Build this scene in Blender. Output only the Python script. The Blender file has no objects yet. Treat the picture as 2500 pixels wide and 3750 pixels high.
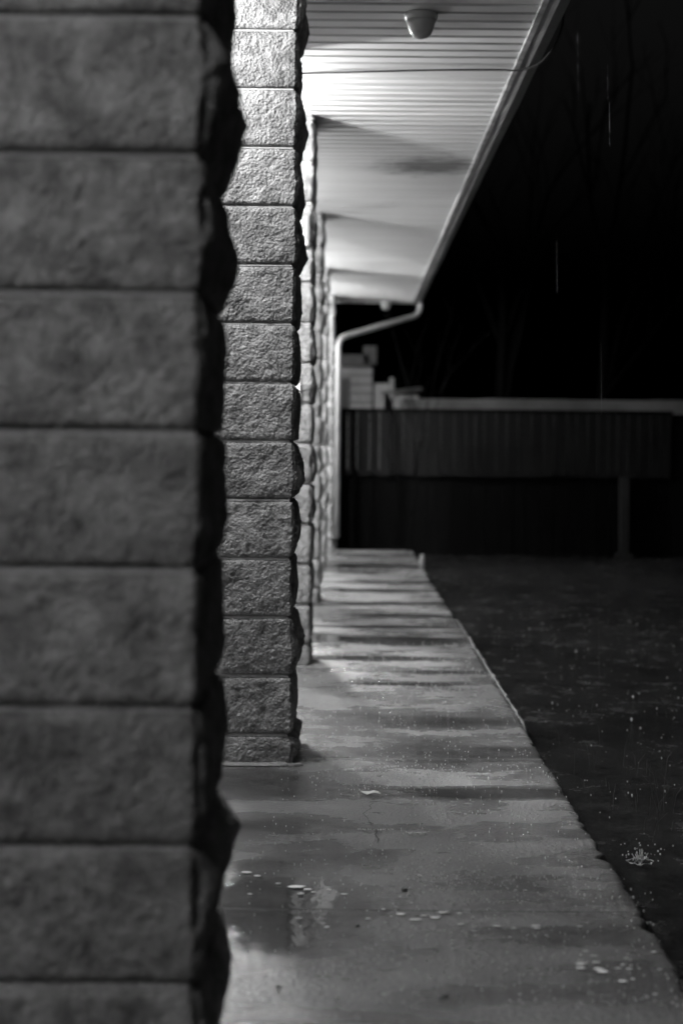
import bpy, math, random
import numpy as np
from mathutils import Vector, Matrix, noise
random.seed(7)
rng = np.random.default_rng(11)
S = bpy.context.scene
COL = S.collection
EYE = 1.07
SOF = 2.74          # soffit underside height
WALK = 0.70         # right edge of the walkway
LOT = -0.07         # level of the lot beside it

# ------------------------------------------------------------------ helpers
def link(o, parent=None):
    COL.objects.link(o)
    if parent: o.parent = parent
    return o
def mesh_obj(name, verts, faces, mat, parent=None, smooth=False):
    me = bpy.data.meshes.new(name)
    me.from_pydata([tuple(v) for v in verts], [], faces)
    me.update()
    if mat: me.materials.append(mat)
    if smooth: me.polygons.foreach_set('use_smooth', [True]*len(me.polygons))
    return link(bpy.data.objects.new(name, me), parent)
def tag(o, label=None, cat=None, group=None, kind=None):
    if label: o['label'] = label
    if cat: o['category'] = cat
    if group: o['group'] = group
    if kind: o['kind'] = kind
    return o
def empty(name, loc, label, cat, group=None):
    o = bpy.data.objects.new(name, None); o.location = loc
    link(o); return tag(o, label, cat, group)
class MB:
    def __init__(s): s.v = []; s.f = []
    def add(s, v, f):
        n = len(s.v); s.v += [tuple(p) for p in v]; s.f += [tuple(i+n for i in q) for q in f]
    def box(s, x0, x1, y0, y1, z0, z1):
        s.add([(x0,y0,z0),(x1,y0,z0),(x1,y1,z0),(x0,y1,z0),(x0,y0,z1),(x1,y0,z1),(x1,y1,z1),(x0,y1,z1)],
              [(0,3,2,1),(4,5,6,7),(0,1,5,4),(1,2,6,5),(2,3,7,6),(3,0,4,7)])
    def tube(s, pts, r, n=8, cap=True):
        pts = [Vector(p) for p in pts]; m = len(pts); rs = r if isinstance(r, (list, tuple)) else [r]*m
        base = len(s.v); up = None
        for i, p in enumerate(pts):
            t = (pts[min(i+1,m-1)] - pts[max(i-1,0)]).normalized()
            if up is None:
                up = Vector((0,0,1)) if abs(t.z) < .9 else Vector((1,0,0))
            a = t.cross(up).normalized(); b = a.cross(t).normalized(); up = b
            for k in range(n):
                w = 2*math.pi*k/n
                s.v.append(tuple(p + (a*math.cos(w) + b*math.sin(w))*rs[i]))
        for i in range(m-1):
            for k in range(n):
                a0 = base+i*n+k; a1 = base+i*n+(k+1)%n
                s.f.append((a0, a1, a1+n, a0+n))
        if cap:
            s.f.append(tuple(base+k for k in range(n))[::-1]); s.f.append(tuple(base+(m-1)*n+k for k in range(n)))
    def lathe(s, c, prof, n=24):
        base = len(s.v); m = len(prof)
        for r, z in prof:
            for k in range(n):
                w = 2*math.pi*k/n
                s.v.append((c[0]+r*math.cos(w), c[1]+r*math.sin(w), c[2]+z))
        for i in range(m-1):
            for k in range(n):
                a0 = base+i*n+k; a1 = base+i*n+(k+1)%n
                s.f.append((a0, a1, a1+n, a0+n))
        s.f.append(tuple(base+k for k in range(n))[::-1]); s.f.append(tuple(base+(m-1)*n+k for k in range(n)))
    def build(s, name, mat, parent=None, smooth=False, off=(0,0,0)):
        v = [(p[0]-off[0], p[1]-off[1], p[2]-off[2]) for p in s.v] if any(off) else s.v
        return mesh_obj(name, v, s.f, mat, parent, smooth)

# ------------------------------------------------------------------ materials
def new_mat(name):
    m = bpy.data.materials.new(name); m.use_nodes = True
    nt = m.node_tree; b = nt.nodes['Principled BSDF']
    return m, nt, b
def N(nt, typ, **kw):
    n = nt.nodes.new(typ)
    for k, v in kw.items():
        if k in n.inputs.keys(): n.inputs[k].default_value = v
        else: setattr(n, k, v)
    return n
def ramp(nt, src, a, b, va, vb):
    r = N(nt, 'ShaderNodeMapRange'); r.inputs['From Min'].default_value = a; r.inputs['From Max'].default_value = b
    r.inputs['To Min'].default_value = va; r.inputs['To Max'].default_value = vb
    nt.links.new(src, r.inputs['Value']); return r.outputs['Result']
def math_n(nt, op, a, b):
    m = N(nt, 'ShaderNodeMath', operation=op)
    for i, v in enumerate((a, b)):
        if isinstance(v, (int, float)): m.inputs[i].default_value = v
        else: nt.links.new(v, m.inputs[i])
    return m.outputs[0]
def coords(nt, scale=(1,1,1), kind='Object'):
    tc = N(nt, 'ShaderNodeTexCoord'); mp = N(nt, 'ShaderNodeMapping'); mp.inputs['Scale'].default_value = scale
    nt.links.new(tc.outputs[kind], mp.inputs['Vector']); return mp.outputs['Vector']
def noise_t(nt, vec, scale, detail=4, rough=.55):
    n = N(nt, 'ShaderNodeTexNoise'); n.inputs['Scale'].default_value = scale
    n.inputs['Detail'].default_value = detail; n.inputs['Roughness'].default_value = rough
    nt.links.new(vec, n.inputs['Vector']); return n.outputs['Fac']
def simple(name, c, rough=.6, c2=None, scale=8, bump=0, bscale=60, stretch=(1,1,1), spec=.5, metal=0):
    m, nt, b = new_mat(name)
    b.inputs['Roughness'].default_value = rough; b.inputs['Specular IOR Level'].default_value = spec
    b.inputs['Metallic'].default_value = metal
    v = coords(nt, stretch)
    f = noise_t(nt, v, scale)
    nt.links.new(ramp(nt, f, .3, .7, c, c if c2 is None else c2), b.inputs['Base Color'])
    if bump:
        bp = N(nt, 'ShaderNodeBump'); bp.inputs['Strength'].default_value = 1; bp.inputs['Distance'].default_value = bump
        nt.links.new(noise_t(nt, v, bscale, 5, .65), bp.inputs['Height']); nt.links.new(bp.outputs[0], b.inputs['Normal'])
    return m

def block_mat():
    m, nt, b = new_mat('split_face_concrete')
    v = coords(nt)
    n1 = noise_t(nt, v, 5, 4); n2 = noise_t(nt, v, 140, 4, .7); n3 = noise_t(nt, v, 55, 5, .65)
    c = math_n(nt, 'ADD', ramp(nt, noise_t(nt, v, 17, 5, .6), .33, .67, .115, .29), ramp(nt, n3, .3, .7, -.055, .05))
    geo = N(nt, 'ShaderNodeNewGeometry'); c = math_n(nt, 'MULTIPLY', c, ramp(nt, geo.outputs['Random Per Island'], 0, 1, .84, 1.12))
    nt.links.new(c, b.inputs['Base Color']); b.inputs['Roughness'].default_value = .85
    b.inputs['Specular IOR Level'].default_value = .25
    vo = N(nt, 'ShaderNodeTexVoronoi'); vo.inputs['Scale'].default_value = 105; nt.links.new(v, vo.inputs['Vector'])
    h = math_n(nt, 'ADD', math_n(nt, 'MULTIPLY', vo.outputs['Distance'], -.45), math_n(nt, 'MULTIPLY', n3, .8))
    h = math_n(nt, 'ADD', h, math_n(nt, 'MULTIPLY', n2, .25))
    bp = N(nt, 'ShaderNodeBump'); bp.inputs['Strength'].default_value = 1; bp.inputs['Distance'].default_value = .012
    nt.links.new(h, bp.inputs['Height']); nt.links.new(bp.outputs[0], b.inputs['Normal'])
    return m
M_block = block_mat()
M_mortar = simple('mortar', .30, .9, .38, 30, .003, 90)

def soffit_mat():
    m, nt, b = new_mat('white_soffit')
    v = coords(nt)
    tc = N(nt, 'ShaderNodeTexCoord'); sx = N(nt, 'ShaderNodeSeparateXYZ'); nt.links.new(tc.outputs['Object'], sx.inputs[0])
    # water stain with a shape of its own near (0.45, 8.35)
    mp = N(nt, 'ShaderNodeMapping'); mp.inputs['Location'].default_value = (-3.08/.36, -8.33/.27, 0); mp.inputs['Scale'].default_value = (1/.36, 1/.27, 0)
    nt.links.new(tc.outputs['Object'], mp.inputs['Vector'])
    ln = N(nt, 'ShaderNodeVectorMath', operation='LENGTH'); nt.links.new(mp.outputs[0], ln.inputs[0])
    nz = noise_t(nt, coords(nt, (2.5, 14, 1)), 3, 5, .7)
    d = math_n(nt, 'ADD', ln.outputs['Value'], ramp(nt, nz, .2, .8, -.9, .9))
    st = ramp(nt, d, .4, 1.1, .7, 0)
    # fine specks of dirt
    sp = noise_t(nt, coords(nt, (1, 2.2, 1)), 22, 3, .8)
    dirt = ramp(nt, sp, .68, .78, 0, .35)
    grime = ramp(nt, noise_t(nt, coords(nt, (.6, 5, 1)), 1.6, 4), .3, .8, 0, .28)
    tot = math_n(nt, 'ADD', math_n(nt, 'ADD', st, dirt), grime)
    base = ramp(nt, tot, 0, 1, .48, .05)
    nt.links.new(base, b.inputs['Base Color']); b.inputs['Roughness'].default_value = .5
    b.inputs['Specular IOR Level'].default_value = .3
    return m
M_soffit = soffit_mat()

def walk_mat():
    m, nt, b = new_mat('wet_concrete')
    v = coords(nt)
    at = N(nt, 'ShaderNodeAttribute', attribute_name='water'); wet = at.outputs['Fac']
    n1 = noise_t(nt, v, 2.2, 5, .6); n2 = noise_t(nt, v, 130, 3, .6); n3 = noise_t(nt, v, 14, 6, .7)
    edge = math_n(nt, 'ADD', wet, ramp(nt, n3, .3, .7, -.09, .09))
    pud = ramp(nt, edge, .38, .68, 0, 1)
    n4 = noise_t(nt, coords(nt, (.9, 1.9, 1)), 2.3, 6, .62)
    dry = math_n(nt, 'ADD', math_n(nt, 'ADD', ramp(nt, n1, .3, .7, .085, .165), ramp(nt, n2, .3, .7, -.025, .025)), ramp(nt, n3, .3, .7, -.02, .02))
    dry = math_n(nt, 'MULTIPLY', dry, ramp(nt, n4, .36, .62, .62, 1.22))
    mixc = math_n(nt, 'MULTIPLY', dry, ramp(nt, pud, 0, 1, 1, .45))
    nt.links.new(mixc, b.inputs['Base Color'])
    rr = ramp(nt, n4, .36, .62, .17, .42)
    r = N(nt, 'ShaderNodeMix'); r.data_type = 'FLOAT'
    nt.links.new(pud, r.inputs[0]); nt.links.new(rr, r.inputs[2]); r.inputs[3].default_value = .07
    nt.links.new(r.outputs[0], b.inputs['Roughness'])
    b.inputs['Specular IOR Level'].default_value = .5
    # grain of the concrete outside puddles, fine rain dimples inside
    nb = noise_t(nt, v, 260, 3, .6); nc = noise_t(nt, v, 70, 4, .6); wv = noise_t(nt, v, 26, 2, .5)
    hg = math_n(nt, 'ADD', math_n(nt, 'MULTIPLY', nb, .0022), math_n(nt, 'MULTIPLY', nc, .006))
    hm = N(nt, 'ShaderNodeMix'); hm.data_type = 'FLOAT'
    nt.links.new(pud, hm.inputs[0]); nt.links.new(hg, hm.inputs[2]); nt.links.new(math_n(nt, 'MULTIPLY', wv, .0007), hm.inputs[3])
    bp = N(nt, 'ShaderNodeBump'); bp.inputs['Strength'].default_value = 1; bp.inputs['Distance'].default_value = 1
    nt.links.new(hm.outputs[0], bp.inputs['Height']); nt.links.new(bp.outputs[0], b.inputs['Normal'])
    return m
M_walk = walk_mat()

def lot_mat():
    m, nt, b = new_mat('wet_asphalt')
    v = coords(nt)
    n1 = noise_t(nt, v, 6.5, 7, .75); n2 = noise_t(nt, v, 75, 4, .75)
    c = math_n(nt, 'ADD', ramp(nt, n1, .3, .7, .004, .014), ramp(nt, n2, .3, .7, -.003, .010))
    nt.links.new(c, b.inputs['Base Color'])
    nt.links.new(ramp(nt, n1, .45, .75, .08, .5), b.inputs['Roughness'])
    b.inputs['Specular IOR Level'].default_value = .10
    bp = N(nt, 'ShaderNodeBump'); bp.inputs['Strength'].default_value = 1; bp.inputs['Distance'].default_value = .006
    h = math_n(nt, 'MULTIPLY', n2, ramp(nt, n1, .42, .72, .10, 1.0))
    nt.links.new(h, bp.inputs['Height']); nt.links.new(bp.outputs[0], b.inputs['Normal'])
    return m
M_lot = lot_mat()
M_gravel = simple('pale_grit', .02, .6, .16, 90, .004, 120)
M_gutter = simple('grey_gutter', .05, .5, .09, 6, .001, 30, spec=.3)
M_lip = simple('soffit_trim', .05, .5, .28, 14)
M_white = simple('white_plastic', .36, .25, .44, 10)
M_dome = simple('grey_dome_plastic', .22, .22, .30, 12)
M_smear = simple('wet_mortar', .09, .7, .24, 60)
M_pipe = simple('white_downpipe', .13, .5, .20, 5)
M_cable = simple('black_cable', .01, .85, spec=.05)
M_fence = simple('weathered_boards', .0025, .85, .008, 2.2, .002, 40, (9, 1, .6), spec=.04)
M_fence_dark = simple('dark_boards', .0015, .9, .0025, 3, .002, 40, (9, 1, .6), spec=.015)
M_post = simple('post_timber', .009, .85, .014, 5, spec=.08)
M_rail = simple('pale_rail', .025, .8, .085, 1.6, 0, 30, (1, 1, 1))
M_render = simple('painted_wall', .42, .85, .5, 3, .002, 60)
M_siding = simple('pale_siding', .13, .7, .19, 3)
M_roof = simple('dark_roof', .05, .8, .08, 9)
M_glassdark = simple('dark_glass', .03, .1)
M_bark = simple('bark', .001, .95, .003, 20, spec=.05)
M_grass = simple('wet_grass', .03, .4, .07, 9)
M_paper = simple('white_paper', .82, .5, .86, 4)
M_signface = simple('sign_face', .07, .5, .10, 8)
M_ink = simple('sign_print', .42, .5)
M_stone = simple('pebble_stone', .05, .5, .12, 40)
M_leaf = simple('pale_leaf', .5, .35, .7, 40)
M_crack = simple('crack_gap', .015, .9)
def water_mat(name, white):
    m, nt, b = new_mat(name)
    b.inputs['Base Color'].default_value = (white, white, white, 1)
    b.inputs['Roughness'].default_value = .06; b.inputs['IOR'].default_value = 1.33
    b.inputs['Transmission Weight'].default_value = .35; b.inputs['Specular IOR Level'].default_value = .9
    return m
M_drop = water_mat('splashing_water', .85)
M_ripple = water_mat('glint_flecks', .95); M_ripple.node_tree.nodes['Principled BSDF'].inputs['Transmission Weight'].default_value = .1  # bright white base paints the reflections off puddle ripples
def emit(name, s):
    m, nt, b = new_mat(name)
    b.inputs['Base Color'].default_value = (.8,.8,.8,1)
    b.inputs['Emission Color'].default_value = (1,1,1,1); b.inputs['Emission Strength'].default_value = s
    return m

# ------------------------------------------------------------------ ground
def fbm(x, y, z, sc, oct_=3):
    return noise.fractal(Vector((x*sc, y*sc, z*sc)), 1.0, 2.0, oct_)

PUDDLES = [  # x, y, rx, ry, strength
    (-.16, 3.36, .20, .34, 1.0), (.30, 3.55, .30, .10, .3), (.42, 4.46, .62, .085, 1.0), (-.25, 4.62, .22, .16, .7),
    (.42, 5.05, .40, .26, .65), (.25, 5.65, .42, .22, .60), (-.1, 4.05, .35, .09, .45), (.45, 3.15, .30, .08, .35),
    (.22, 6.55, .34, .07, .8), (.05, 7.35, .55, .09, .8), (.5, 6.9, .3, .05, .8), (.25, 8.05, .50, .20, 1.0), (-.1, 8.1, .2, .2, 1.0),
    (.3, 8.65, .55, .09, .9), (.35, 9.25, .45, .12, .8), (.3, 9.98, .60, .13, .9), (.1, 10.9, .75, .12, 1.0), (.5, 11.6, .5, .16, .8),
    (.3, 13.2, .8, .35, .95), (.0, 12.6, .4, .15, .8), (.2, 14.6, .8, .2, .8)]
JOINTS = [1.66, 3.30, 4.94, 6.58, 8.22, 9.86, 11.5, 13.14, 14.78]
def build_walk():
    xs = list(np.arange(-2.6, -.9, .08)) + list(np.arange(-.9, .66, .02)) + [.66,.67,.68,.688,.695]
    ys = list(np.arange(-1.5, 1.5, .15)) + list(np.arange(1.5, 6.5, .02)) + list(np.arange(6.5, 15.35, .04))
    nx, ny = len(xs), len(ys)
    verts = []; wet = []
    for y in ys:
        # ragged, chipped edge
        e = .010*fbm(3.1, y, 0, 1.3) + .003*fbm(9.1, y, 0, 19)
        c = fbm(5.7, y, 0, 7.0, 2)
        if c > .34: e -= (c-.34)*.06
        e2 = fbm(1.7, y, 4, 22, 2)
        if e2 > .2: e -= (e2-.2)*.03
        jd = min(abs(y-j) for j in JOINTS)
        for i, x in enumerate(xs):
            z = .0025*fbm(x, y, 1, 1.7, 3)
            f = max(0, (x-.6)/.095)
            xx = x + e*f
            if i == nx-1: z -= .010 + .006*fbm(x, y, 7, 20)
            elif i == nx-2: z -= .003
            if jd < .008: z -= .004
            verts.append((xx, y, z))
            w = .36 + .16*fbm(x*.55, y*1.5, 3, 1.3, 3)
            for px, py, rx, ry, s in PUDDLES:
                if abs(y-py) > ry*2.2: continue
                wob = .22*fbm(x, y*1.6, px*7, 3.2, 3)
                d = math.hypot((x-px)/rx, (y-py)/ry) + wob
                w = max(w, .34 + s*max(0, min(1, (1.35-d)/.9))*.5)
            # drip-dry strip beside the pillars and foreground
            wet.append(w)
    faces = []
    for j in range(ny-1):
        for i in range(nx-1):
            a = j*nx+i; faces.append((a, a+1, a+nx+1, a+nx))
    # side face of the slab
    base = len(verts)
    for j in range(ny):
        v = verts[j*nx+nx-1]; verts.append((v[0]-.006, v[1], -.16)); wet.append(.3)
    for j in range(ny-1):
        faces.append((j*nx+nx-1, base+j, base+j+1, (j+1)*nx+nx-1))
    o = mesh_obj('walkway', verts, faces, M_walk, smooth=True)
    at = o.data.attributes.new('water', 'FLOAT', 'POINT'); at.data.foreach_set('value', wet)
    tag(o, kind='structure')
    return o
walk = build_walk()
# crack in the slab, a thin dark gap
ck = MB()
pts = [(.085,4.30),(.072,4.27),(.078,4.24),(.060,4.20),(.052,4.17),(.064,4.13),(.070,4.08),(.078,4.04),(.090,3.98),(.083,3.95),(.092,3.90),(.088,3.86)]
for k in range(len(pts)-1):
    (x0,y0),(x1,y1) = pts[k], pts[k+1]
    w0 = .0005+.0016*random.random(); w1 = .0005+.0016*random.random()
    z = .0052
    ck.add([(x0-w0,y0,z),(x0+w0,y0,z),(x1+w1,y1,z),(x1-w1,y1,z)], [(0,1,2,3)])
ck.build('crack', M_crack, walk)
for jy in JOINTS[1:7]:
    jm = MB(); xs_ = list(np.arange(-.9, .69, .02))
    for a_, b_ in zip(xs_[:-1], xs_[1:]):
        w_ = .0022 + .0014*noise.noise(Vector((a_*9, jy*5, 0))); y1_ = jy + .003*noise.noise(Vector((a_*3, jy, 2))); y2_ = jy + .003*noise.noise(Vector((b_*3, jy, 2)))
        z_ = .0045
        jm.add([(a_,y1_-w_,z_),(b_,y2_-w_,z_),(b_,y2_+w_,z_),(a_,y1_+w_,z_)], [(0,1,2,3)])
    jm.build('slab_joint', M_crack, walk)

def build_lot():
    xs = list(np.arange(.60, 1.6, .03)) + list(np.arange(1.6, 6, .2)) + list(np.linspace(6, 60, 20))
    ys = list(np.linspace(-20, 2, 12)) + list(np.arange(2.1, 10, .04)) + list(np.arange(10, 16, .1)) + list(np.linspace(16.2, 90, 25))
    nx = len(xs)
    verts = [(x, y, LOT + (.018*fbm(x, y, 2, 1.3, 4) if (y < 16 and x < 6) else 0)) for y in ys for x in xs]
    faces = [(j*nx+i, j*nx+i+1, (j+1)*nx+i+1, (j+1)*nx+i) for j in range(len(ys)-1) for i in range(nx-1)]
    tag(mesh_obj('lot', verts, faces, M_lot, smooth=True), kind='structure')
build_lot()
mb = MB(); mb.add([(-60,-30,-.2),(60,-30,-.2),(60,120,-.2),(-60,120,-.2)], [(0,1,2,3)])
tag(mb.build('ground', M_lot), kind='structure')

# ridge of grit washed up against the slab
def grit():
    vs = []; fs = []
    ys = np.arange(5.35, 9.3, .012); xs = np.linspace(0, 1, 10)
    for y in ys:
        t = (y-5.35)/(9.3-5.35)
        w = .018 + .022*math.sin(math.pi*t) + .03*fbm(2, y, 0, 5) + .02*fbm(2, y, 5, 25)
        w = max(.008, w)
        if y < 5.9: w += .02
        hgt = (.085 + .012*fbm(8, y, 3, 6))*min(1, (y-5.3)*3)*min(1, (9.35-y)*3)
        for u in xs:
            x = .693 + u*w
            z = LOT-.03 + (hgt+.020)*math.sin(math.pi*(min(1,.42+.58*u)))**1.5 + .013*fbm(x, y, 0, 40, 3)
            vs.append((x, y, z))
    n = len(xs)
    for j in range(len(ys)-1):
        for i in range(n-1):
            a = j*n+i; fs.append((a, a+1, a+n+1, a+n))
    tag(mesh_obj('grit_bank', vs, fs, M_gravel, smooth=False), 'low bank of pale wet grit lying along the broken slab edge', 'grit', kind='stuff')
grit()

# ------------------------------------------------------------------ pillars
def pillar(x0, x1, y0, y1, fine, seed, label, amp=1.0, dz=0.0):
    cx, cy = (x0+x1)/2, (y0+y1)/2
    root = empty('block_pillar', (cx, cy, 0), label, 'pillar', 'split face block pillars along the walkway')
    r = random.Random(seed)
    hx, hy = (x1-x0)/2, (y1-y0)/2
    mb_v = []; mb_f = []
    zs = [0.0] + [.1+dz+.2*k for k in range(0, 14)] + [SOF]
    step = fine
    nxs = max(6, int(2*hx/step)); nys = max(6, int(2*hy/(step*1.3)))
    per = []   # (x, y, face)
    for i in range(nxs): per.append((-hx+2*hx*i/nxs, -hy))
    for i in range(nys): per.append((hx, -hy+2*hy*i/nys))
    cs = max(.02, step)
    n3 = int(2*hx/cs); n4 = int(2*hy/cs)
    for i in range(n3): per.append((hx-2*hx*i/n3, hy))
    for i in range(n4): per.append((-hx, hy-2*hy*i/n4))
    P = len(per)
    so = seed*13.7
    for c in range(len(zs)-1):
        za, zb = zs[c]+.0045, zs[c+1]-.0045
        if c == 0: za = -.01
        if zb - za < .02: continue
        nz = max(4, int((zb-za)/step))
        prof = []
        for s in range(4):
            prof.append((r.uniform(.25,.8), r.uniform(.006,.036)*amp, r.uniform(.0,.007)))
        if seed == 3 and c < 10: prof[1] = (prof[1][0], (.02,.024,.029,.012,.004,.010,.006,.022,.036,.016)[c], .001)
        jx = r.uniform(-.004, .006)
        base = len(mb_v)
        for k in range(nz+1):
            v = k/nz; z = za + (zb-za)*v
            ed = min(1, min(v, 1-v)*(zb-za)/.016)   # arris rounding near the joint
            edge = math.sqrt(max(0, 1-(1-ed)**2))
            for (px, py) in per:
                q = Vector((px*1.0+so, py*1.0+c*3.1, z))
                n1 = noise.fractal(q*11, 1, 2, 2); n2 = noise.fractal(q*48, .55, 2.3, 4); n3_ = noise.noise(q*85)
                rough = .0045*n1 + .0026*n2 + .0010*n3_
                def tri(s):
                    vp, a, o_ = prof[s]
                    vpp = vp + .12*noise.noise(Vector((px*4, py*4, c*2.3+so)))
                    vpp = min(.85, max(.15, vpp))
                    t = v/vpp if v < vpp else (1-v)/(1-vpp)
                    a *= 1 + .35*noise.noise(Vector((py*9, z*14, so)))
                    mid = min(1, (1-abs(py/hy))*7)
                    return (a*(t**.9)*(.25+.75*mid) + o_*(.3+.7*mid))
                # sides bulge strongly, front and back faces are flatter
                sx = (tri(1) if px >= 0 else tri(3)) + rough*1.3
                fy = (.003 + .003*math.sin(math.pi*v)) + rough
                wx = abs(px/hx)**14; wy = abs(py/hy)**14
                dx = math.copysign(1, px)*(sx*edge - (1-edge)*.006)*wx
                dy = math.copysign(1, py)*(fy*edge - (1-edge)*.006)*wy
                # small chipped corner
                if wx > .9 and wy > .9:
                    ch = .003+.005*abs(n1)+max(0, noise.noise(Vector((so+px*3, c*1.7, z*13)))-.08)*.045; dx -= math.copysign(ch, px); dy -= math.copysign(ch, py)
                if abs(px) == hx or abs(px)/hx > .93:
                    dx += math.copysign(jx, px)*.5
                mb_v.append((px+dx, py+dy, z))
        for k in range(nz):
            for i in range(P):
                a = base+k*P+i; b2 = base+k*P+(i+1) % P
                mb_f.append((a, b2, b2+P, a+P))
        mb_f.append(tuple(base+i for i in range(P))[::-1]); mb_f.append(tuple(base+nz*P+i for i in range(P)))
    mesh_obj('blocks', mb_v, mb_f, M_block, root, smooth=True)
    mm = MB()
    # mortar core with a slightly proud weathered lip in each bed joint
    mm.box(-hx+.012, hx-.012, -hy+.012, hy-.012, .0, SOF-.001)
    for z in zs[1:-1]:
        d_ = r.choice((.001, .003, .005, .010)); t_ = r.uniform(.0005, .004)
        mm.box(-hx+.006, hx-.008, -hy+d_, hy-.008, z-.0045, z-.0045+t_+.002)
    mm.build('mortar', M_mortar, root)
    return root
W = .40
PL = [(-.215, 2.05, .40, .0065, 'nearest block pillar, large and out of focus at the left edge', 3),
      (-.190, 4.84, .40, .0036, 'sharply focused block pillar second from the camera, with brightly lit top', 5),
      (-.186, 7.06, .40, .008, 'block pillar carrying the small framed sign and the white notice', 8),
      (-.198, 9.96, .40, .014, 'narrow dim grey strip of pillar between the sign pillar and the brighter far one', 12),
      (-.203, 13.0, .40, .016, 'bright far block pillar just before the last one', 21),
      (-.165, 15.25, .22, .016, 'last block pillar in the row, right beside the white downpipe', 33)]
for (xr, yf, dp, fine, lab, sd), am in zip(PL, (.62, .8, .5, .6, .6, .3)):
    pillar(xr-W, xr, yf, yf+dp, fine, sd, lab, am, -.005 if sd == 3 else 0.0)
# pale mortar smear at the foot of the second pillar
ms = MB()
for k in range(60):
    x = -.60 + .40*k/60
    w = .012+.006*noise.noise(Vector((x*30, 0, 0)))
    ms.add([(x,4.815-w,.003),(x+.008,4.815-w,.003),(x+.008,4.85,.010),(x,4.85,.010)], [(0,1,2,3)])
for k in range(26):
    a = random.uniform(-.22,-.15); b = random.uniform(4.80,4.84); s = random.uniform(.003,.008)
    ms.box(a-s, a+s*1.6, b-s*.7, b+s*.7, 0, s)
tag(ms.build('mortar_smear', M_smear), 'pale crumbly mortar line at the foot of the sharply focused pillar', 'mortar')

# ------------------------------------------------------------------ building: wall, soffit, gutter
house = empty('long_building', (-2.6, 0, 0), 'long low building whose ribbed white porch ceiling runs away from the camera', 'building')
off = (-2.6, 0, 0)
mb = MB()
# wall behind the porch with openings left as recesses
mb.box(-2.85, -2.6, -3, 15.4, -.1, SOF+.4)
mb.build('wall', M_render, house, off=off)
for y0 in (1.0, 5.6, 8.9, 12.2):
    w = MB(); w.box(-2.6, -2.57, y0, y0+1.2, .95, 2.1); f = w.build('window', M_white, house, off=off)
    g = MB(); g.box(-2.57, -2.562, y0+.06, y0+1.14, 1.01, 2.04); g.build('pane', M_glassdark, f, off=off)
# soffit: extruded rib profile
prof = []
y = -3.0; PER = .1016
k = 0
while y < 16.0:
    prof += [(y, SOF), (y+.066, SOF-.0005*(k%2)), (y+.073, SOF+.0075), (y+.091, SOF+.0075), (y+.0975, SOF)]
    if k % 2: prof[-1] = (y+.0975, SOF+.002)
    y += PER; k += 1
prof.append((16.05, SOF)); 
vs = []
for yy, zz in prof: vs += [(-2.6, yy, zz), (.705, yy, zz)]
fs = [(2*i, 2*i+2, 2*i+3, 2*i+1) for i in range(len(prof)-1)]
o = mesh_obj('porch_soffit', [(a+2.6,b,c) for a,b,c in vs], fs, M_soffit, house)
# object coordinates of the soffit start at the building origin
rf = MB(); rf.add([(-3.4,-3,SOF+.5+.9),( .72,-3,SOF+.13),(.72,16.1,SOF+.13),(-3.4,16.1,SOF+1.4),
                   (-3.4,-3,SOF+1.3),(.72,-3,SOF+.03),(.72,16.1,SOF+.03),(-3.4,16.1,SOF+1.3)],
                  [(0,1,2,3),(4,7,6,5),(0,4,5,1),(1,5,6,2),(2,6,7,3),(3,7,4,0)])
rf.build('roof', M_roof, house, off=off)
lp = MB()
# thin trim lip where the panels end
n = 190
for k in range(n):
    ya = -3+19.05*k/n; yb = -3+19.05*(k+1)/n
    dz = .003*noise.noise(Vector((ya*5,0,0))); dx = .002*noise.noise(Vector((0,ya*6,2)))
    lp.box(.700+dx, .722, ya, yb-.0005, SOF-.010+dz, SOF+.02)
lp.build('soffit_trim', M_lip, house, off=off)
# box gutter with rolled front edge
gt = MB()
gp = [(.724,SOF+.10),(.724,SOF-.004),(.760,SOF-.012),(.800,SOF-.006),(.812,SOF+.03),(.806,SOF+.06),(.822,SOF+.085),(.822,SOF+.10),(.810,SOF+.10)]
m = 140; base=[]
for j in range(m+1):
    yy = -3+19.1*j/m
    for (x, z) in gp: gt.v.append((x+.0015*noise.noise(Vector((yy*2,x*9,0))), yy, z+.003*noise.noise(Vector((yy*1.4,5,x*3)))))
g = len(gp)
for j in range(m):
    for i in range(g-1):
        a=j*g+i; gt.f.append((a,a+1,a+g+1,a+g))
gt.f.append(tuple(m*g+i for i in range(g)))
gut = gt.build('gutter', M_gutter, house, off=off)

# roof end fascia so the soffit end is closed
fb = MB(); fb.box(-2.6, .70, 16.052, 16.075, SOF-.004, SOF+.12); fb.build('end_fascia', M_gutter, house, off=off)

# downpipe
dp = empty('downpipe', (-.123, 15.20, 0), 'white bent downpipe dropping from the gutter corner to the ground', 'downpipe')
def arc(p, q, r_, s):  # rounded corner between three points
    a = (Vector(p)-Vector(q)).normalized()*s; b = (Vector(r_)-Vector(q)).normalized()*s; Q = Vector(q)
    return [Q+a*(1-t)**2+b*t**2 for t in (0,.2,.4,.6,.8,1)]
A=(.785,15.95,SOF+.0); B=(.785,15.95,2.60); C=(-.118,15.20,2.27); D=(-.118,15.20,.14); E=D
path = [Vector(A)] + arc(A,B,C,.11) + arc(B,C,D,.10) + [Vector(D)]
t = MB(); t.tube([(p.x+.118,p.y-15.20,p.z) for p in path], .031, 12); 
t.v = [(x-.0+.005, y, z) for x,y,z in t.v]
pp = t.build('pipe', M_pipe, dp, smooth=True)

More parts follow.
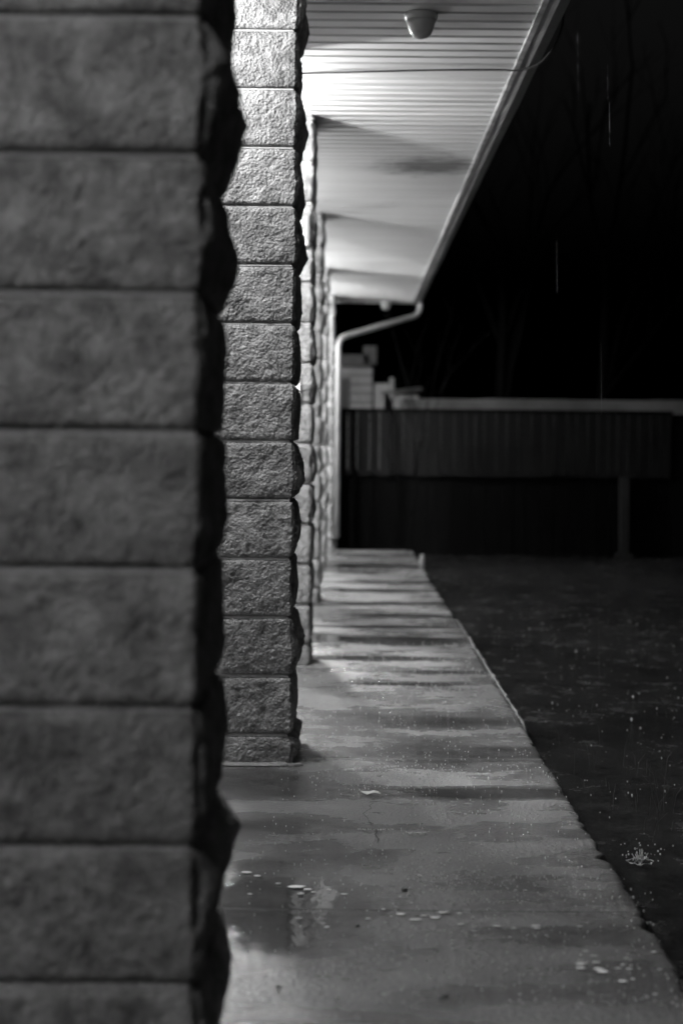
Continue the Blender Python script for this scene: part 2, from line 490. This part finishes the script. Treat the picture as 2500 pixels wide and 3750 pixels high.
# ------------------------------------------------------------------ ceiling fixtures
def dome(x, y, label, sc=1.0, name='ceiling_dome'):
    r = empty(name, (x, y, SOF), label, 'sensor', 'small dome fixtures under the eave')
    a = MB(); a.lathe((0,0,0), [(.055*sc,.002),(.0635*sc,-.001),(.0640*sc,-.010*sc),(.0615*sc,-.021*sc),(.0560*sc,-.027*sc)], 36)
    a.build('mount_ring', M_dome, r, smooth=True)
    b = MB(); b.lathe((0,0,0), [(.0560*sc,-.027*sc),(.0520*sc,-.045*sc),(.0470*sc,-.060*sc),(.0455*sc,-.0625*sc),(.0450*sc,-.065*sc),(.0375*sc,-.079*sc),(.026*sc,-.089*sc),(.013*sc,-.094*sc),(.002,-.096*sc)], 36)
    b.build('cover', M_dome, r, smooth=True)
dome(.262, 5.43, 'white cup shaped dome fixture on the near ribbed ceiling')
dome(.40, 15.85, 'small pale dome fixture at the far end of the ceiling', 1.05)

def lamp(x, y, s, label, drop):
    r = empty('ceiling_lamp', (x, y, SOF), label, 'lamp', 'porch ceiling lamps behind the pillars')
    a = MB(); a.lathe((0,0,0), [(.06,.002),(.065,-.002),(.06,-.02),(.03,-.03),(.030,-drop+.074)], 24); a.build('holder', M_white, r, smooth=True)
    b = MB()
    n = 8
    b.lathe((0,0,0), [(.080*math.sin(math.pi*(.1+.88*q/n)), -drop+.080*math.cos(math.pi*(.1+.88*q/n))) for q in range(n+1)], 16)
    b.build('globe', emit('lit_globe', s), r, smooth=True)
LAMPS = [(-1.35, .35, 315, 'lit globe on the porch ceiling before the nearest pillar', .17),
         (-.97, 4.38, 640, 'lit globe on the porch ceiling between the first two pillars', .15),
         (-.90, 6.21, 1230, 'lit globe on the porch ceiling just beyond the added light baffle', .17),
         (-1.02, 6.86, 260, 'added second globe on the porch ceiling close in front of the sign pillar, shaping the shadow edge', .17),  # second globe added to set the shadow edge on the soffit
         (-1.55, 8.60, 1350, 'lit globe on the porch ceiling between the sign pillar and the next', .28),
         (-1.55, 12.1, 2900, 'lit globe on the porch ceiling beyond the fourth pillar', .22),
         (-1.50, 14.3, 2200, 'lit globe on the porch ceiling near the last pillar', .22)]
hb = MB(); hb.box(-2.6, -.275, 5.87, 5.95, SOF-.30, SOF-.001); hb.build('light_baffle', M_soffit, house, off=off)  # unseen beam added to keep lamp light off the near soffit
for a in LAMPS: lamp(*a)

# cable slung below the soffit and looping over the gutter
cb = MB()
raw = [(-1.1,6.35,SOF-.012),(-.6,6.32,SOF-.014),(-.22,6.27,SOF-.010),(.05,6.20,SOF-.018),(.30,6.16,SOF-.020),(.50,6.16,SOF-.016),(.655,6.17,SOF-.012),(.70,6.15,SOF-.020),(.75,6.10,SOF-.026),(.80,6.00,SOF-.020),(.835,5.85,SOF+.01),(.845,5.72,SOF+.06),(.83,5.66,SOF+.12)]
pts=[]
for i in range(len(raw)-1):
    p0=Vector(raw[max(i-1,0)]);p1=Vector(raw[i]);p2=Vector(raw[i+1]);p3=Vector(raw[min(i+2,len(raw)-1)])
    for t_ in np.linspace(0,1,6)[:-1]:
        t_=float(t_); pts.append(.5*((2*p1)+(p2-p0)*t_+(2*p0-5*p1+4*p2-p3)*t_**2+(3*p1-p0-3*p2+p3)*t_**3))
cb.tube(pts, .0042, 8)
tag(cb.build('cable', M_cable, smooth=True), 'thin black cable slung under the white ceiling and over the gutter', 'cable')

# ------------------------------------------------------------------ signs on the third pillar
fy = 7.06-.022
sg = empty('framed_sign', (-.26, fy, 2.165), 'small framed sign with a white letter on the front of the third pillar', 'sign')
s = MB(); s.box(-.055,.056,-.004,.006,-.085,.085); s.build('plate', M_signface, sg)
s = MB(); fr=.0035
for a in ((-.046,.042,-.0065,-.0042,.055,.059),(-.046,.042,-.0065,-.0042,-.050,-.046),(-.046,-.042,-.0065,-.0042,-.046,.055),(.038,.042,-.0065,-.0042,-.046,.055)): s.box(*a)
s.build('border', M_ink, sg)
cu = bpy.data.curves.new('letter', 'FONT'); cu.body = 'R'; cu.size = .105; cu.extrude = .001; cu.offset=.0015; cu.align_x='CENTER'; cu.align_y='CENTER'
tmp = bpy.data.objects.new('t', cu); COL.objects.link(tmp)
bpy.context.view_layer.update()
dg = bpy.context.evaluated_depsgraph_get(); me = bpy.data.meshes.new_from_object(tmp.evaluated_get(dg)); bpy.data.objects.remove(tmp)
me.materials.clear(); me.materials.append(M_ink)
lt = bpy.data.objects.new('letter', me); link(lt, sg); lt.rotation_euler=(math.pi/2,0,0); lt.location=(.004,-.006,.004)
s = MB(); s.box(.008,.046,-.0065,-.0042,-.080,-.056); s.build('small_print', M_ink, sg)
s = MB(); s.lathe((.023,-.0065,.070), [(.0045,0),(.0045,.001)], 10); s.build('screw', M_ink, sg)
pn = MB(); pn.box(-.11,0,-.0015,.0015,-.066,.066)
no = pn.build('paper_notice', M_paper); no.location = (-.243, fy-.002, 1.385)
tag(no, 'blank white paper notice on the third pillar, below the framed sign', 'notice')

# ------------------------------------------------------------------ fence and what lies beyond
fn = empty('board_fence', (2.0, 15.6, -.07), 'long dark board fence closing off the far end of the wet lot', 'fence')
o_ = (2.0, 15.6, -.07)
FY = 15.6
b1 = MB(); x = -.12; rr = random.Random(4)
while x < 3.52:
    w = rr.uniform(.10,.15); w = min(w, 3.53-x)
    z1 = 1.52+rr.uniform(-.004,.004)
    b1.box(x, x+w-.006, FY+rr.uniform(0,.006), FY+.022, .80+rr.uniform(-.01,.01), z1); x += w
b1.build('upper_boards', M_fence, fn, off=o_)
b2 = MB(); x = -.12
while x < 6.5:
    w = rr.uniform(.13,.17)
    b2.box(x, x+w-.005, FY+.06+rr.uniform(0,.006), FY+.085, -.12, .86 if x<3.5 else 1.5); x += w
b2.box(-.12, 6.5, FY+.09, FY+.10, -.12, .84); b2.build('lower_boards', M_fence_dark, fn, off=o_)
for px in (3.02,):
    p = MB(); p.box(px-.045, px+.045, FY-.06, FY+.03, -.1, .80); p.box(px-.09, px+.09, FY-.10, FY+.03, -.1, -.03); p.build('post', M_post, fn, off=o_)
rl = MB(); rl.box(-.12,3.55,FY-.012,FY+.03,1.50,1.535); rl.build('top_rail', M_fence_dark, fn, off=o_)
wl = MB()
for k in range(5):
    a = .62+k*1.0; wl.box(a, a+.995 if k<4 else a+.6, 17.0, 17.15, -.1, 1.70+.006*(k%2))
tag(wl.build('low_wall', M_rail), 'low pale wall whose top shows as a light band above the fence', 'wall')

nb = empty('neighbour_house', (0, 22, -.1), 'pale neighbouring house corner showing above the fence beside the downpipe', 'house')
NO = (0,22,-.1)
s=MB(); s.box(-3.5,.36,22,26,-.1,2.36)
s.build('wall', M_siding, nb, off=NO)
s=MB()
for k in range(16): s.box(-3.5,.362,21.985,21.998,.2+.14*k,.2+.14*k+.012)  # thin pale strips along the siding courses
s.build('siding_strips', M_render, nb, off=NO)
s=MB(); s.box(-3.6,.30,21.8,26.1,2.37,2.54); s.box(.22,.42,21.8,26.1,2.40,2.68); s.build('roof', M_roof, nb, off=NO)
s=MB(); s.box(-.32,.02,21.96,22.0,1.6,2.2); wf=s.build('window', M_roof, nb, off=NO)
s=MB(); s.box(-.28,-.02,21.95,21.96,1.64,2.16); s.build('pane', M_glassdark, wf, off=NO)
sh = empty('garden_shed', (.7,20,-.1), 'small pale lean-to with a vent pipe beside the neighbouring house', 'shed')
SO=(.7,20,-.1)
s=MB(); s.box(.36,.62,20,21,-.1,2.02); s.box(.50,.98,20.0,21,-.1,1.86); s.build('wall', M_siding, sh, off=SO)
s=MB(); s.add([(.45,19.9,1.86),(1.03,19.9,1.93),(1.03,21.1,1.93),(.45,21.1,1.86),(.45,19.9,1.90),(1.03,19.9,1.97),(1.03,21.1,1.97),(.45,21.1,1.90)],[(0,3,2,1),(4,5,6,7),(0,1,5,4),(1,2,6,5),(2,3,7,6),(3,0,4,7)]); s.build('roof', M_rail, sh, off=SO)
s=MB(); s.tube([(.60,19.95,1.8),(.60,19.95,2.10)], .035, 8); s.build('vent_pipe', M_pipe, sh, off=SO)

# bare tree standing against the fence, and one out in the dark
def branch(mb, p, d, ln, r, depth, rr):
    q = [p]; cur = p.copy(); dd = d.copy()
    n = 5
    for k in range(n):
        dd = (dd + Vector((rr.uniform(-.12,.12), rr.uniform(-.12,.12), rr.uniform(-.02,.08)))).normalized()
        cur = cur + dd*(ln/n); q.append(cur.copy())
    mb.tube(q, [r*(1-.45*k/n) for k in range(n+1)], 5, False)
    if depth > 0:
        for c in range(rr.choice((2,3,3))):
            k = rr.randint(2, n)
            nd = (dd + Vector((rr.uniform(-.8,.8), rr.uniform(-.8,.8), rr.uniform(-.1,.5)))).normalized()
            branch(mb, q[k], nd, ln*rr.uniform(.5,.75), r*.5, depth-1, rr)
def bare_tree(x, y, h, r, depth, lab, seed, z0=LOT-.03, lean=(0,0)):
    rr = random.Random(seed)
    root = empty('bare_tree', (x,y,z0), lab, 'tree')
    t = MB(); p = Vector((0,0,0)); q=[p]
    for k in range(6):
        p = p + Vector((lean[0]+rr.uniform(-.04,.04), lean[1]+rr.uniform(-.04,.04), 1)).normalized()*(h*.5/6); q.append(p.copy())
    t.tube(q, [r*(1-.4*k/6) for k in range(7)], 7); t.build('trunk', M_bark, root)
    c = MB()
    for k in range(6):
        k2 = rr.randint(2,6); d = Vector((rr.uniform(-.7,.7)+lean[0], rr.uniform(-.5,.5), rr.uniform(.5,1))).normalized()
        branch(c, q[k2], d, h*.32, r*.45, depth, rr)
    c.build('crown', M_bark, root)
bare_tree(.62, 15.0, 2.8, .013, 2, 'thin bare sapling leaning in front of the fence near the house corner', 3, lean=(.12,0))
bare_tree(3.35, 18.6, 7.5, .07, 3, 'tall bare tree in the dark beyond the right end of the fence', 8)
bare_tree(2.1, 20.5, 8.0, .08, 3, 'bare tree barely visible in the dark behind the middle of the fence', 15)

# ------------------------------------------------------------------ small things on the ground
def blob(mb, x, y, z, rx, ry, rz, seed=0, n1=6, n2=4):
    base = len(mb.v); rr = random.Random(seed)
    mb.v.append((x,y,z+rz))
    for j in range(1, n2):
        th = math.pi*j/n2
        for k in range(n1):
            w = 2*math.pi*k/n1 + j*.4; q = rr.uniform(.8,1.15) if seed else 1
            mb.v.append((x+rx*math.sin(th)*math.cos(w)*q, y+ry*math.sin(th)*math.sin(w)*q, z+rz*math.cos(th)*q))
    mb.v.append((x,y,z-rz)); last = len(mb.v)-1
    for k in range(n1): mb.f.append((base, base+1+k, base+1+(k+1)%n1))
    for j in range(n2-2):
        for k in range(n1):
            a=base+1+j*n1+k; b=base+1+j*n1+(k+1)%n1; mb.f.append((a,a+n1,b+n1,b))
    for k in range(n1): mb.f.append((last, last-n1+(k+1)%n1, last-n1+k))
PEB = [(.145,3.46,.007,'dark pebble beside the long streak of white glint flecks'),(.03,3.20,.004,'small dark speck of grit in the near puddle'),(-.24,2.78,.005,'dark crumb at the lower left of the slab'),
       (-.13,2.83,.0045,'tiny dark crumb right of the other low one'),(.20,2.79,.005,'dark crumb in the middle of the near slab')]
for i,(x,y,r_,lab) in enumerate(PEB):
    m_ = MB(); blob(m_, 0,0,0, r_*1.5, r_, r_*.8, seed=i+1); o = m_.build('pebble', M_stone); o.location=(x,y,r_*.5)
    tag(o, lab, 'pebble', 'dark crumbs on the wet slab')
lf = MB()
rr = random.Random(2); nn=12
for k in range(nn):
    w = 2*math.pi*k/nn; R_ = .020*(1+.25*math.cos(2*w)+.15*rr.random())
    lf.v.append((R_*math.cos(w)*1.1, R_*math.sin(w)*.8, .004+.006*abs(math.sin(w*1.5))))
lf.v.append((0,0,.010)); lf.v += [(x,y,z-.002) for x,y,z in lf.v[:nn]]+[(0,0,.007)]
for k in range(nn):
    lf.f.append((nn,k,(k+1)%nn)); lf.f.append((2*nn+1,nn+1+(k+1)%nn,nn+1+k)); lf.f.append((k,nn+1+k,nn+1+(k+1)%nn,(k+1)%nn))
o = lf.build('leaf', M_leaf); o.location=(.078,4.42,.002)
tag(o, 'curled pale wet leaf on the slab just above the crack', 'leaf')
st = MB(); st.tube([(0,0,-.1),(.01,0,.07)], [.028,.018], 7); o=st.build('stub', M_mortar); o.location=(.72,13.9,LOT+.06)
tag(o, 'short pale stub standing at the far corner of the walkway', 'stub')

# falling and splashing water: droplets nobody could count
dm = MB(); rr = random.Random(5)
def pt(xd, yd, eye=EYE):   # point on the slab from slope readings of the walkway plane
    Y = 3267*eye/(yd-1035); return ((xd-800)/3267*Y, Y)
for k in range(2600):
    y = 2.75 + rr.random()**1.3*5.2
    x = -.25 + .95*rr.random()**.75
    dens = .5+.5*noise.noise(Vector((x*3,y*2.2,3)))
    if rr.random() > dens+.1: continue
    s_ = rr.uniform(.0007,.0018)*(1.6 if rr.random()<.06 else 1)
    blob(dm, x, y, .0035, s_, s_, s_*rr.uniform(1,2.6), 0, 5, 4)
for k in range(520):
    y = 3.3 + rr.random()**1.4*7
    x = .76 + rr.random()*1.6
    s_ = rr.uniform(.0010,.0024)*(1.7 if rr.random()<.05 else 1)
    blob(dm, x, y, LOT+.012+.018*fbm(x,y,2,1.3,4), s_, s_, s_*rr.uniform(1,2.4), 0, 5, 4)
# beads sitting along the hairline ridges
for (xa,xb,yy,nn_,s_) in ((.035,.135,4.00,26,.0016),(.17,.225,3.97,22,.0022),(.16,.22,3.955,14,.0018)):
    for k in range(nn_):
        x = xa+(xb-xa)*rr.random(); blob(dm, x, yy+.004*rr.uniform(-1,1), .005, s_, s_, s_*1.3, 0, 6, 4)
# cluster of shimmering beads right of the leaf
for k in range(420):
    x = rr.gauss(.16,.15); y = rr.gauss(4.66,.09)
    if x > .62 or x < -.12: continue
    s_ = rr.uniform(.0007,.0016); blob(dm, x, y, .004, s_, s_, s_*1.8, 0, 5, 4)
for k in range(260):
    x = rr.gauss(.33,.16); y = rr.gauss(3.52,.09)
    if x > .66: continue
    s_ = rr.uniform(.0008,.0019); blob(dm, x, y, .004, s_, s_, s_*1.8, 0, 5, 4)
tag(dm.build('water_drops', M_drop, smooth=True), 'countless bright rain beads bouncing on the slab and lot', 'drops', kind='stuff')

# flat white flecks that paint ripple glints in the near puddles
fr = MB()
FR = [(575,2008,26),(600,2016,18),(648,2033,14),(690,2040,48),(716,2046,22),(700,2056,18),(730,2052,16),(583,2058,14),(696,2112,17),(760,2132,14),(765,2046,12),(800,2056,18),
      (855,2112,15),(890,2090,12),(930,2101,26),(965,2113,34),(985,2104,22),(1030,2095,34),(1010,2108,30),(1065,2098,16),(1068,2123,18),(1100,2128,8),(1150,2127,20),(1190,2131,14),(1240,2125,24),(1243,2131,20),
      (1180,2152,10),(1222,2146,7),(1238,2149,6),(1264,2147,7),(1345,2211,28),(1380,2208,22),(1345,2221,26),(1385,2223,26),(1395,2229,30),(1430,2221,18),(1455,2222,18),(1440,2251,24),(1463,2246,12),(1448,2198,14),
      (1440,2213,12),(1512,2183,14),(1525,2223,12),(1355,2182,16),(1370,2193,8),(1378,2193,8),(1515,2280,14),(1050,2180,8),(1110,2198,7),(760,2133,12),(1340,2126,14)]
for xd,yd,wd in FR:
    X,Y = pt(xd,yd); r_ = wd/2/3267*Y
    blob(fr, X, Y, .0030, r_, r_*rr.uniform(.3,.6), rr.uniform(.0008,.0014), int(xd+yd), 14, 4)
for k in range(90):
    Y = rr.uniform(2.75, 3.5); X = rr.uniform(.02, .66); r_ = rr.uniform(.0012, .0035)
    blob(fr, X, Y, .0030, r_, r_*.7, .001, k+1, 8, 4)
tag(fr.build('puddle_glints', M_ripple, smooth=True), 'pale flecks painting the glints on ripple rims of the near puddles', 'froth', kind='stuff')

# splash crown in the flooded lot
cx,cy,cz = .815,3.93,LOT+.012; rr=random.Random(9)
sr = empty('splash', (cx,cy,cz), 'crown shaped splash thrown up beside the chipped slab edge', 'splash')
SPO=(cx,cy,cz); sp = MB()
ring=[]
for k in range(40):
    w=2*math.pi*k/40; R_=.036*(1+.35*noise.noise(Vector((math.cos(w)*2,math.sin(w)*2,0))))
    ring.append((cx+R_*math.cos(w), cy+R_*.8*math.sin(w), cz+.002*rr.random()))
for i in range(40):
    pass
sp.tube(ring+[ring[0]], [max(.0002,rr.gauss(.0009,.0009)) for k in range(41)], 6, False)
sp.build('rim', M_drop, sr, True, SPO); sp = MB()
for k in range(16):
    a=rr.gauss(0,.010); h=rr.uniform(.008,.036); sp.tube([(cx+a*.6,cy+rr.gauss(0,.006),cz),(cx+a,cy,cz+h*.6),(cx+a*1.3,cy,cz+h)],[.0022,.0012,.0007],5)
sp.build('jets', M_drop, sr, True, SPO)['kind']='stuff'; sp = MB()
for k in range(46):
    s_=rr.uniform(.0010,.0024); blob(sp, cx+rr.gauss(0,.030), cy+rr.gauss(0,.02), cz+abs(rr.gauss(.02,.022)), s_,s_,s_*1.3,0,6,4)
sp.build('droplets', M_drop, sr, True, SPO)['kind']='stuff'

# strings of drops falling off the roof into the lot
rn = MB(); rr=random.Random(12)
for (x, y, z0, z1, s_) in ((.875,5.5,2.43,2.58,.00026),(.872,5.5,2.60,2.69,.00038),(.817,4.5,2.04,2.18,.00036),(.810,4.5,2.18,2.30,.00025),(.80,5.5,1.69,1.89,.00024),(.93,3.6,.10,.30,.00025),(1.1,6.2,.1,.5,.0003),(.87,4.9,1.2,1.45,.00022)):
    z = z0
    while z < z1:
        blob(rn, x+ (z-z0)*-.02, y, z, s_*.8, s_*.8, s_*2.2, 0, 5, 4); z += s_*rr.uniform(5,9)
tag(rn.build('falling_rain', M_drop, smooth=True), 'fine falling rain drops beyond the gutter', 'rain', kind='stuff')

# sparse wet grass blades standing in the flooded edge
gr = MB(); rr = random.Random(6)
for k in range(50):
    x = rr.gauss(1.02,.12); y = rr.gauss(4.75,.45)
    if x < .76: continue
    h = rr.uniform(.03,.10); a = rr.uniform(-.5,.5); b = rr.uniform(-.3,.3)
    gr.tube([(x,y,LOT-.01),(x+a*h*.3,y+b*h*.3,LOT+h*.6),(x+a*h,y+b*h,LOT+h)], [.0006,.0005,.0002], 4, False)
tag(gr.build('grass', M_grass), 'sparse thin grass blades standing in the wet lot', 'grass', kind='stuff')

# ------------------------------------------------------------------ night sky
w = bpy.data.worlds.new('World'); S.world = w; w.use_nodes = True
nt = w.node_tree; bg = nt.nodes['Background']
sky = nt.nodes.new('ShaderNodeTexSky'); sky.sky_type = 'NISHITA'; sky.sun_disc = False
sky.sun_elevation = math.radians(-4); sky.sun_rotation = math.radians(200)
bw = nt.nodes.new('ShaderNodeRGBToBW'); nt.links.new(sky.outputs[0], bw.inputs[0])
nt.links.new(bw.outputs[0], bg.inputs['Color']); bg.inputs['Strength'].default_value = .35

# ------------------------------------------------------------------ camera
cam = bpy.data.cameras.new('Camera'); co = bpy.data.objects.new('Camera', cam); COL.objects.link(co)
cam.lens = 50; cam.sensor_width = 36; cam.clip_start = .05; cam.clip_end = 400
cam.shift_x = -16/2352; cam.shift_y = -141/2352
yc = Vector((0, 0, -1))
zc = Vector((.009, 1, 0)).normalized(); xc = yc.cross(zc)
R = Matrix(((xc.x,xc.y,xc.z),(yc.x,yc.y,yc.z),(zc.x,zc.y,zc.z)))   # camera-to-world rotation
co.matrix_world = Matrix.Translation((0,0,EYE)) @ R.to_4x4()
cam.dof.use_dof = True; cam.dof.focus_distance = 4.4; cam.dof.aperture_fstop = 2.1
S.camera = co
S.view_settings.view_transform = 'Standard'; S.view_settings.look = 'None'
S.view_settings.exposure = 0; S.view_settings.gamma = 1
